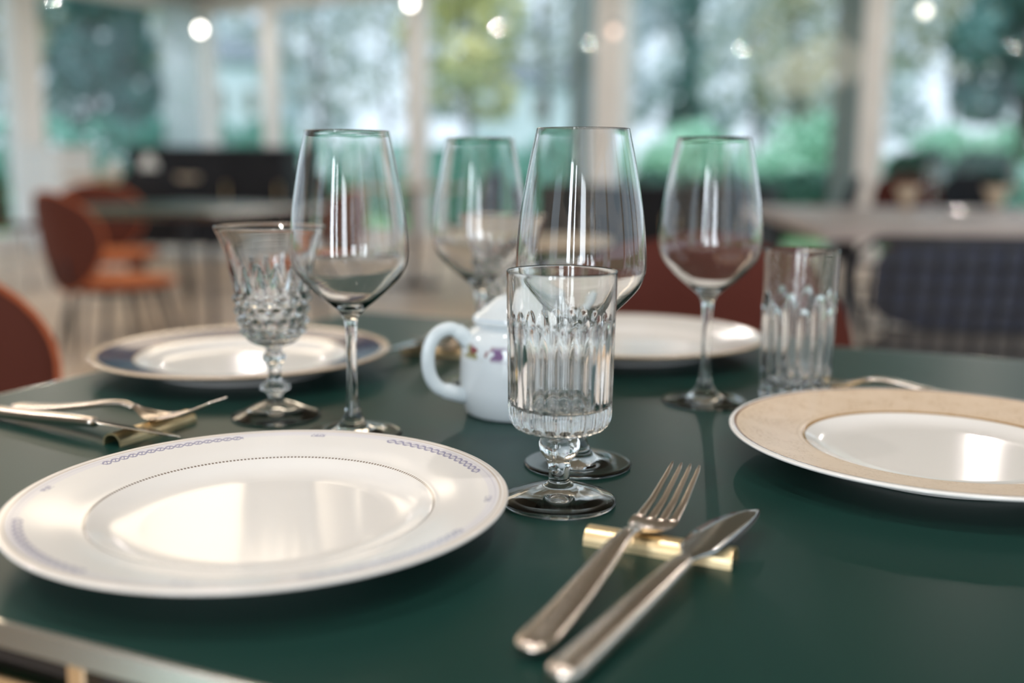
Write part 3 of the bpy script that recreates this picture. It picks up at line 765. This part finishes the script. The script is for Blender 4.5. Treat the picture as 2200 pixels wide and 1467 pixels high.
# black wire chair with quilted pads, its back to the camera
def wire_chair(label, loc, rz):
    t = thing('wire_chair', label, 'chair', loc, rz)
    def fb(x, z): return (x, -.225 - .20*(z - .44) + .75*x*x, z)
    def hwid(z): return float(np.interp(z, [.40, .46, .56, .70, .76, .79], [.20, .235, .275, .305, .295, .255]))
    zs = np.linspace(.43, .775, 8)
    for z in zs:
        h = hwid(z); tube('wire', [fb(x, z) for x in np.linspace(-h, h, 17)], .0042, M['black'], t, 6)
    for x in np.linspace(-.27, .27, 13):
        top = .785 - .9*max(abs(x) - .2, 0); lo = .41 if abs(x) < .21 else .41 + (abs(x) - .21)*1.6
        tube('wire', [fb(x, z) for z in np.linspace(lo, top, 9)], .0042, M['black'], t, 6, up=(0, 1, 0))
    ol = [fb(s*hwid(z), z) for s, zz in ((1, np.linspace(.41, .785, 12)), (-1, np.linspace(.785, .41, 12))) for z in zz]
    tube('rim_wire', ol, .007, M['black'], t, 8, closed=True, up=(0, 1, 0))
    def pad(z0, z1):
        def f(r, a):
            x = r*math.cos(a); z = r*math.sin(a); k = 1/max(abs(math.cos(a))**4 + abs(math.sin(a))**4, 1e-6)**.25
            X = .255*x*k; Z = (z0 + z1)/2 + (z1 - z0)/2*z*k
            p = fb(X, Z); return (p[0], p[1] + .034, p[2])
        return f
    link('back_pad', shell(pad(.575, .785), .045), M['navy'], t)
    link('lower_pad', shell(pad(.37, .582), .04), M['greybrown'], t)
    def fs(r, a):
        k = 1/max(abs(math.cos(a))**4 + abs(math.sin(a))**4, 1e-6)**.25
        return (.26*r*math.cos(a)*k, .03 + .25*r*math.sin(a)*k, .44)
    link('seat_pad', shell(fs, .05), M['greybrown'], t)
    for s in (-1, 1):
        for e in (-1, 1): tube('leg', [(s*.20, .03 + e*.18, .42), (s*.25, .02 + e*.23, .004)], .007, M['black'], t, 8)
        tube('side_rail', [(s*.20, -.22, .42), (s*.20, .26, .42)], .007, M['black'], t, 8)
    return t
wire_chair('black wire chair with quilted navy pad standing at the pale stone table', (1.10, 2.50, 0), R(-6))

# ------------------------------------------------------------------ stone table behind the wire chair
def slab_table(name, label, lo, hi, m, th, leg_m, loc=(0, 0, 0), rz=0):
    t = thing(name, label, 'table', loc, rz)
    box_obj('table_top', (*lo, TZ - th), (*hi, TZ), m, t, .004)
    for x in (lo[0] + .12, hi[0] - .12):
        for y in (lo[1] + .12, hi[1] - .12):
            tube('leg', [(x, y, TZ - th), (x, y, 0)], .025, leg_m, t, 10)
    return t
slab_table('stone_table', 'long table with thick pale pink stone top beyond the wire chair', (0, 0), (2.6, 1.9), M['stone'], .05, M['black'], (1.06, 3.52, 0), R(-6))
sw = None
for i, (x, y, lb) in enumerate(((1.93, 4.75, 'small far wine glass on the pink stone table, nearest the window post'), (2.30, 4.72, 'small far wine glass on the pink stone table, second from the post'), (2.62, 4.62, 'small far wine glass on the pink stone table, third from the post'))):
    dup(wg, (x, y, TZ), 0, lb, 'wine glasses on the stone table')
def simple_plate(label, loc):
    return tag(lathe_obj('side_plate', np.vstack([[(0, .003)], spline([(.07, 0), (.085, .004), (.125, .018), (.128, .020), (.122, .0195), (.085, .009), (.06, .007)], 3), [(0, .007)]]), 40, M['china'], loc=loc), label, 'plate', 'plates on the stone table')
simple_plate('pale plate on the pink stone table in front of the far wine glasses', (1.98, 4.48, TZ))
simple_plate('second pale plate on the pink stone table, farther along from the post', (2.46, 4.40, TZ))
# folded napkins
for x, y, lb in ((1.90, 4.98, 'folded beige napkin cone beside the post side far wine glass'), (2.31, 4.94, 'folded beige napkin cone behind the second far wine glass')):
    tag(lathe_obj('napkin', [(0, 0), (.016, 0), (.022, .02), (.060, .115), (.050, .112), (.012, .03), (0, .028)], 14, M['pale_wood'], loc=(x, y, TZ), fn=lambda i, r, z, th: r*(1 + .12*np.cos(5*th))), lb, 'napkin', 'folded napkins on the stone table')

# dark side chairs
def side_chair(label, loc, rz, m, group='dark shell chairs'):
    t = thing('shell_chair', label, 'chair', loc, rz, group)
    def fb(r, a):
        k = 1/max(abs(math.cos(a))**3 + abs(math.sin(a))**3, 1e-6)**(1/3)
        X = .22*r*math.cos(a)*k; Z = .66 + .24*r*math.sin(a)*k
        return (X, -.21 - .18*(Z - .44) + 1.1*X*X, Z)
    link('backrest', shell(fb, .03, 7, 28), m, t)
    def fs(r, a):
        k = 1/max(abs(math.cos(a))**3 + abs(math.sin(a))**3, 1e-6)**(1/3)
        return (.22*r*math.cos(a)*k, .01 + .22*r*math.sin(a)*k, .45)
    link('seat', shell(fs, .04, 7, 28), m, t)
    for sx_ in (-1, 1):
        for sy_ in (-1, 1): tube('leg', [(sx_*.15, .01 + sy_*.15, .44), (sx_*.20, .01 + sy_*.21, 0)], .010, M['black'], t, 8)
        tube('back_strut', [(sx_*.10, -.15, .44), (sx_*.10, -.225, .50)], .012, M['black'], t, 8)
    return t
side_chair('black shell chair seen edge on at the end of the stone table', (1.62, 5.75, 0), R(70), M['black_matt'])
side_chair('rust brown chair behind the stone table, next to the window post', (2.52, 6.45, 0), R(176), M['velvet_rust'])
side_chair('black chair behind the stone table, under the potted plant', (3.02, 6.55, 0), R(186), M['black_matt'])
side_chair('black chair behind the stone table, farthest along it from the post', (3.62, 6.25, 0), R(190), M['black_matt'])

# ------------------------------------------------------------------ far furniture
def sideboard(name, label, L, D, H, loc, rz, m):
    t = thing(name, label, 'sideboard', loc, rz)
    box_obj('top', (-L/2 - .02, -D/2 - .02, H - .06), (L/2 + .02, D/2 + .02, H), m, t, .006)
    box_obj('carcass', (-L/2, -D/2, .12), (L/2, D/2, H - .06), m, t)
    n = 3
    for i in range(n):
        a = -L/2 + L*i/n + .01; b = -L/2 + L*(i+1)/n - .01
        d = box_obj('door', (a, -D/2 - .02, .14), (b, -D/2, H - .08), m, t, .004)
        box_obj('handle', (b - .06, -D/2 - .035, H*.55), (b - .045, -D/2 - .02, H*.55 + .14), M['satin_brass'], d)
    for x in (-L/2 + .08, L/2 - .08):
        for y in (-D/2 + .06, D/2 - .06): tube('leg', [(x, y, .12), (x, y, 0)], .02, M['black'], t, 8)
    return t
sideboard('sideboard', 'tall black sideboard before the windows, beyond the orange chairs', 1.62, .45, 1.10, (-2.98, 10.4, 0), R(-8), M['black_matt'])
sideboard('low_sideboard', 'low dark sideboard under the window between the two middle wine glasses', 1.9, .45, .80, (1.05, 8.0, 0), R(-30), M['black_matt'])
for i, (x, y, h, lb) in enumerate(((-3.0, 8.2, .84, 'beige topped table before the black sideboard'), (-.78, 8.1, .78, 'beige topped table beyond the teapot and the window post'), (.05, 2.92, .735, 'small round beige table beyond the teapot'))):
    t = thing('round_table', lb, 'table', (x, y, 0), 0)
    rr = (.50, .42, .25)[i]
    lathe_obj('table_top', [(0, h - .03), (rr - .01, h - .03), (rr, h - .02), (rr, h - .005), (rr - .006, h), (0, h)], 40, M['pale_wood'], t, smooth=False)
    lathe_obj('pedestal', [(0, 0), (rr*.55, 0), (rr*.55, .015), (.04, .03), (.03, .08), (.03, h - .06), (.10, h - .03), (0, h - .03)], 24, M['black'], t)
side_chair('dark chair at the beige table before the black sideboard, facing the window', (-2.5, 7.25, 0), R(10), M['black_matt'])
side_chair('dark chair beside the pale window post beyond the teapot', (-1.25, 7.6, 0), R(-60), M['black_matt'])
side_chair('dark chair between the window post and the low sideboard', (-.32, 7.7, 0), R(60), M['black_matt'])
side_chair('rust chair at the beige table before the black sideboard', (-3.85, 7.95, 0), R(-95), M['velvet_rust'])
# small white vases on the beige table
for x, y, lb in ((-2.82, 8.05, 'white vase on the beige table, tallest of the pair'), (-3.12, 8.1, 'white vase on the beige table, shorter of the pair')):
    h = .17 if x > -3 else .12
    tag(lathe_obj('vase', np.vstack([[(0, 0)], spline([(.04, 0), (.065, h*.3), (.06, h*.6), (.03, h*.85), (.036, h), (.03, h), (.024, h*.85), (.05, h*.55), (.05, h*.3)], 3), [(0, .01)]]), 24, M['white_paint'], loc=(x, y, .84)), lb, 'vase', 'white vases')
# white cabinet under the side windows
t = thing('white_cabinet', 'low white cabinet by the side window behind the orange chairs', 'cabinet', (-4.75, 10.9, 0), R(-30))
box_obj('carcass', (-.28, -.2, 0), (.28, .2, 1.06), M['white_paint'], t, .004); box_obj('top', (-.30, -.22, 1.06), (.30, .22, 1.10), M['white_paint'], t, .004)
for s in (-1, 1): box_obj('door', (-.27 if s < 0 else .005, -.22, .06), (-.005 if s < 0 else .27, -.2, 1.04), M['white_paint'], t, .003)

# curtains: gathered sheer panels hanging inside the side windows
def curtain(label, p0, p1, along, z0=.9, z1=HC - .14):
    t = thing('curtain', label, 'curtain', (CX, CY, 0), RA, 'sheer curtains')
    n = 60; V = []; F = []
    for i in range(n + 1):
        f = i/n; d = .035*math.sin(f*PI*14)
        x, y = (.20 + d, p0 + (p1 - p0)*f) if along == 'q' else (p0 + (p1 - p0)*f, -.20 + d)
        V += [(x, y, z0), (x, y, z1)]
    F = [(2*i, 2*i+2, 2*i+3, 2*i+1) for i in range(n)]
    me = mesh('drape', V, F)
    o = link('drape', me, M['curtain'], t); md = o.modifiers.new('thick', 'SOLIDIFY'); md.thickness = .004
    a, b = ((.20, p0 - .1, z1 + .02), (.20, p1 + .1, z1 + .02)) if along == 'q' else ((p0 - .1, -.20, z1 + .02), (p1 + .1, -.20, z1 + .02))
    tube('rail', [a, b], .012, M['dark_frame'], t, 8)
curtain('pale sheer curtain hanging beside the corner window post', -.88, -.26, 'q', .82)
# glowing bulbs on cords, added for the round light spots in the window glass
for i, (x, y, z, m, lb) in enumerate(((-3.22, 10.9, 2.292, 'bulb', 'glowing pendant lamp before the corner window post'), (-1.06, 10.9, 2.565, 'bulb', 'glowing pendant lamp at the top of the slender pale post'),
                                  (3.55, 9.2, 2.275, 'bulb_mid', 'glowing pendant lamp above the potted plants'), (.935, 9.9, 2.172, 'bulb_dim', 'dim pinkish pendant lamp before the broad two toned post'))):
    t = thing('pendant_lamp', lb, 'lamp', (x, y, 0), 0, 'small pendant lamps')
    lathe_obj('bulb', np.vstack([[(0, z - .04)], [(.034*math.sin(a), z - .04*math.cos(a)) for a in np.linspace(.3, 2.7, 9)], [(0, z + .04)]]), 20, M[m], t)
    lathe_obj('socket', [(0, z + .036), (.02, z + .036), (.022, z + .08), (.008, z + .10), (0, z + .10)], 16, M['black'], t)
    tube('cord', [(0, 0, z + .09), (0, 0, HC)], .004, M['black'], t, 6)

# ------------------------------------------------------------------ outside
struct(box_obj('ground', (-60, -60, -.25), (70, 90, -.13), M['grass'])) 
tr = struct(box_obj('paving_path', (-3.5, .12, -.13), (PW + 3, 2.6, -.05), M['paving'], loc=(CX, CY, 0), rz=RA))
tr2 = struct(box_obj('paving_path', (-3.0, QD, -.13), (-.12, .12, -.05), M['paving'], loc=(CX, CY, 0), rz=RA))
def leaves(name, blobs, n, size, m, parent, flat=.9):
    """n small folded leaves spread through ellipsoids (cx,cy,cz,rx,ry,rz)"""
    wts = np.array([b[3]*b[4]*b[5] for b in blobs])**.8; wts = wts/wts.sum()
    idx = rng.choice(len(blobs), n, p=wts); B = np.array(blobs)[idx]
    d = rng.normal(size=(n, 3)); d /= np.linalg.norm(d, axis=1, keepdims=True); rr = rng.uniform(.35, 1, (n, 1))**.45
    c = B[:, :3] + d*rr*B[:, 3:]
    a = rng.normal(size=(n, 3)); a /= np.linalg.norm(a, axis=1, keepdims=True)
    b = rng.normal(size=(n, 3)); b -= (b*a).sum(1, keepdims=True)*a; b /= np.linalg.norm(b, axis=1, keepdims=True)
    s = size*rng.uniform(.6, 1.3, (n, 1)); nn = np.cross(a, b)
    V = np.empty((n, 4, 3)); V[:, 0] = c - a*s; V[:, 1] = c + b*s*.5 + nn*s*.12; V[:, 2] = c + a*s; V[:, 3] = c - b*s*.5 + nn*s*.12
    me = bpy.data.meshes.new(name); me.from_pydata(V.reshape(-1, 3).tolist(), [], (np.arange(n*4).reshape(n, 4)).tolist()); me.update()
    return link(name, me, m, parent)
def at(px, Y): return (px - 1100)/2200*Y
def zz(py, Y): return TZ + .2017 + (354 - py)/2200*Y
def tree(name, label, px, Y, top, spread, m, n=1600, size=.16, trunk=.12, base=.35, shape='round', cat='tree', group='garden trees'):
    """tree standing at picture column px of the garden, Y metres away; top = height in metres"""
    x = at(px, Y); t = thing(name, label, cat, (x, Y, -.13), 0, group)
    V, F = sweep([(0, 0, 0), (.05*spread, .02, top*.35), (-.03*spread, 0, top*.7), (0, 0, top*.92)], [trunk, trunk*.8, trunk*.5, trunk*.15], 8)
    parts = [(V, F)]; bl = []
    nb = 9
    for i in range(nb):
        f = base + (1 - base)*i/nb; a = i*2.4; 
        rr = spread*(1.05 - f if shape == 'cone' else math.sin(PI*min(.15 + .85*(f - base)/(1 - base), .95))**.7)
        p1 = (math.cos(a)*rr*.75, math.sin(a)*rr*.75, top*min(f + .10, .98))
        parts.append(sweep([(0, 0, top*f*.9), (p1[0]*.5, p1[1]*.5, top*f), p1], [trunk*.4*(1.1 - f), trunk*.25*(1.1 - f), trunk*.08], 6))
        bl.append((p1[0]*.85, p1[1]*.85, p1[2], spread*.42, spread*.42, top*.11))
    bl.append((0, 0, top*.9, spread*.4, spread*.4, top*.1))
    link('trunk', mesh('trunk', *join(*parts)), M['bark'], t)
    leaves('foliage', bl, n, size, m, t)
    return t
TR = [
 ('dark teal conifer outside the side window, beyond the orange chairs', 215, 22, 6.2, 1.5, 'leaf_teal', 2000, .17, 'cone'),
 ('slim dark teal conifer outside, close to the first conifer', 300, 25, 5.0, 1.1, 'leaf_teal', 1500, .17, 'cone'),
 ('olive leaved tree at the edge of the side window', -40, 16, 6.2, 1.5, 'leaf_olive', 2200, .17, 'round'),
 ('tall olive crowned tree above the conifers', 210, 30, 9.5, 3.2, 'leaf_olive', 1500, .2, 'round'),
 ('bare grey tree with sparse leaves beside the corner window', 690, 26, 6.0, 2.2, 'leaf_grey', 700, .14, 'round'),
 ('sparse grey tree far behind the pale posts', 830, 36, 7.0, 2.4, 'leaf_grey', 600, .18, 'round'),
 ('yellow green tree beyond the slender pale post', 1000, 24, 5.4, 1.5, 'leaf_yellow', 1500, .15, 'round'),
 ('sparse grey tree with thin trunk beyond the yellow green tree', 1160, 28, 7.5, 2.0, 'leaf_grey', 900, .17, 'round'),
 ('narrow dark teal tree beyond the broad two toned post', 1462, 27, 7.0, .55, 'leaf_teal', 900, .15, 'cone'),
 ('grey leaved tree behind the bright green bushes', 1600, 34, 6.6, 3.0, 'leaf_grey', 900, .2, 'round'),
 ('olive tree in fading leaf behind the bright green bushes', 1690, 25.5, 5.4, 1.4, 'leaf_olive', 600, .17, 'round'),
 ('large olive and straw coloured tree above the potted plants', 2010, 28.5, 8.2, 2.6, 'leaf_olive', 1700, .18, 'round'),
 ('dark teal evergreen behind the potted plants', 2170, 18.0, 4.2, 1.4, 'leaf_teal', 2300, .16, 'round'),
]
for lb, px, Y, top, sp_, m, n, sz, shp in TR:
    tree('garden_tree', lb, px, Y, top, sp_, M[m], n, sz, .13, .2 if shp == 'cone' else .38, shp)
M['leaf_haze'] = leafmat('hazy_leaf', (.44, .52, .56), (.60, .66, .68))  # pale haze of distance put into the leaf colour
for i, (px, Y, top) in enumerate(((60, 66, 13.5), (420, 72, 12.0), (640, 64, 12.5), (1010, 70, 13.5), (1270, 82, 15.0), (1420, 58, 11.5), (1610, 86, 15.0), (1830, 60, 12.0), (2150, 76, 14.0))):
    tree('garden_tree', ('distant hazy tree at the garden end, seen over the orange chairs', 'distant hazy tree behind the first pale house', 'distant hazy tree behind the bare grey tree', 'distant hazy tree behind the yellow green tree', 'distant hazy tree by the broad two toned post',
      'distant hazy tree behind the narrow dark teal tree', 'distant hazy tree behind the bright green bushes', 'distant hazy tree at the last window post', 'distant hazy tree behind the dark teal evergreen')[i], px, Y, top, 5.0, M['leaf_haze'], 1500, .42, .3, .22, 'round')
def bush(label, px, Y, h, wx, m, n=900, size=.11):
    x = at(px, Y); t = thing('garden_bush', label, 'bush', (x, Y, -.13), 0, 'garden bushes')
    bl = [(rng.uniform(-.5, .5)*wx, rng.uniform(-.3, .3)*wx, h*rng.uniform(.35, .72), wx*.42, wx*.42, h*.30) for _ in range(7)] + [(0, 0, h*.35, wx*.6, wx*.5, h*.34)]
    V, F = join(*[sweep([(0, 0, 0), (b[0]*.5, b[1]*.5, h*.3), (b[0], b[1], b[2])], [.03, .02, .008], 5) for b in bl])
    link('stem', mesh('stem', V, F), M['bark'], t)
    leaves('foliage', bl, n, size, m, t)
for lb, px, Y, h, wx, m, n in [
 ('bright green bush outside between the two last window posts, widest of them', 1560, 17.5, 1.95, 1.5, 'leaf_green', 2600),
 ('bright green bush outside, tucked against the last window post', 1730, 21, 2.3, 1.0, 'leaf_green', 1700),
 ('light green bush outside beyond the broad two toned post', 1440, 22.5, 1.8, 1.0, 'leaf_green', 1200),
 ('green bush outside above the rust brown chair', 1960, 17.5, 1.85, 1.1, 'leaf_green', 1800),
 ('green bush outside at the end of the long window wall', 2150, 21.5, 2.1, 1.1, 'leaf_green', 1800),
 ('teal green bush outside beyond the teapot and slender post', 1060, 20, 1.7, 1.1, 'leaf_hedge', 1800),
 ('teal green bush outside beside the broad two toned post', 1210, 24.5, 2.0, 1.3, 'leaf_hedge', 1700),
 ('low teal green bush outside under the yellow green tree', 955, 17, 1.35, .8, 'leaf_hedge', 1300)]:
    bush(lb, px, Y, h, wx, M[m], n)
def hedge(label, px0, px1, Y, h, m, n):
    x0, x1 = at(px0, Y), at(px1, Y); t = thing('clipped_hedge', label, 'hedge', ((x0 + x1)/2, Y, -.13), 0)
    L = (x1 - x0)/2; k = max(int(L/.5), 2)
    bl = [(-L + 2*L*(i + .5)/k, 0, h*f, L/k*1.3, .45, h*.34) for i in range(k) for f in (.3, .68)]
    leaves('foliage', bl, n, .12, M[m], t)
    link('stem', mesh('stems', *join(*[sweep([(-L + 2*L*(i + .5)/k, 0, 0), (-L + 2*L*(i + .5)/k, .03, h*.7)], [.04, .015], 5) for i in range(k)])), M['bark'], t)
hedge('teal green hedge outside the side window', -150, 640, 19.5, 1.85, 'leaf_hedge', 5200)
hedge('dark hedge foot outside beyond the middle wine glasses', 620, 1330, 22, 1.5, 'leaf_hedge', 3600)
hedge('low dark green hedge outside under the bright bushes', 1330, 1800, 15.5, .98, 'leaf_dark', 2600)
hedge('low dark hedge outside behind the stone table chairs', 1860, 2320, 14.3, 1.05, 'leaf_hedge', 2600)
# columns outside the glass
for px, Y, w_, lb in ((1802, 10.2, .25, 'wide grey green column outside, hugging the last pale post'), (1243, 12.2, .22, 'grey green column outside, hugging the broad two toned post')):
    t = thing('garden_column', lb, 'column', (at(px, Y), Y, -.05), RA)
    box_obj('shaft', (-w_/2, -w_/2, .12), (w_/2, w_/2, 3.3), M['stone_column'], t, .015); box_obj('plinth', (-w_/2 - .05, -w_/2 - .05, 0), (w_/2 + .05, w_/2 + .05, .12), M['stone_column'], t, .01)
# far pale houses beyond the garden
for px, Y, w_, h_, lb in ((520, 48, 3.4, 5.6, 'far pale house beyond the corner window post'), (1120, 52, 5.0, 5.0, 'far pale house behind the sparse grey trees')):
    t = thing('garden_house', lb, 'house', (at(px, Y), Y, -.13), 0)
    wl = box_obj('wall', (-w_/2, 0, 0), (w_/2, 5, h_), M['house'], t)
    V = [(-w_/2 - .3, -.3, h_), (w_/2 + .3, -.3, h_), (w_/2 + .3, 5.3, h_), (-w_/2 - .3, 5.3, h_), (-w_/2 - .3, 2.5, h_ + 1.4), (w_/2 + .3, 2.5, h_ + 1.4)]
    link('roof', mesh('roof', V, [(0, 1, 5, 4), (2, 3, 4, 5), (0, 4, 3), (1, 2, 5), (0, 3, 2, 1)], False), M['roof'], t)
    for i in range(2):
        for z in (.9, 3.2):
            f = box_obj('window_frame', (-w_*.32 + i*w_*.4, -.06, z), (-w_*.32 + i*w_*.4 + w_*.22, .02, z + 1.3), M['white_paint'], t)
            box_obj('window_glass', (-w_*.32 + i*w_*.4 + .08, -.07, z + .08), (-w_*.32 + i*w_*.4 + w_*.22 - .08, -.05, z + 1.22), M['dark_frame'], f)
# potted plants on the terrace behind the stone table
for px, lb in ((1955, 'leafy plant in a dark terracotta pot outside, nearer the window post'), (2095, 'leafy plant in a dark terracotta pot outside, farther from the window post')):
    Y = 10.4; t = thing('potted_plant', lb, 'plant', (at(px, Y), Y, -.05), 0, 'terrace pot plants')
    lathe_obj('pot', np.vstack([[(0, 0)], [(.14, 0), (.20, .55), (.23, .56), (.23, .62), (.20, .62), (.19, .56)], [(0, .55)]]), 24, M['pot'], t)
    leaves('foliage', [(0, 0, .82, .26, .26, .28), (.1, 0, 1.0, .18, .18, .16), (-.12, .05, .98, .16, .16, .14)], 700, .09, M['leaf_dark'], t)
    link('stem', mesh('stem', *join(*[sweep([(0, 0, .55), (dx*.5, dy, .75), (dx, dy, .98)], [.012, .01, .005], 5) for dx, dy in ((.1, 0), (-.12, .05), (0, -.08))])), M['bark'], t)

# three made-up lanterns above view, added for warm sheen on the green table
M['lantern'] = emit('lit_lantern_paper', (1, .84, .64), 3.4)
for dx, lb in ((-.98, 'large glowing paper lantern high over the orange chairs, nearest the side windows'), (0, 'large glowing paper lantern high over the brass edged table, middle of its row'), (.98, 'large glowing paper lantern high over the orange chairs, farthest from the side windows')):
    x, y, z = -2.3 + dx*.89, 4.6 + dx*.45, 2.47
    t = thing('paper_lantern', lb, 'lamp', (x, y, 0), 0, 'paper lanterns')
    lathe_obj('shade', np.vstack([[(.06, z - .33)], [(.47*math.sin(a)*(1 + .012*math.cos(40*a)), z - .34*math.cos(a)) for a in np.linspace(.15, PI - .15, 48)], [(.06, z + .33)]]), 36, M['lantern'], t)
    tube('cord', [(0, 0, z + .30), (0, 0, HC)], .004, M['black'], t, 6)
    lathe_obj('cap', [(0, z + .32), (.065, z + .32), (.065, z + .345), (0, z + .345)], 16, M['black'], t)
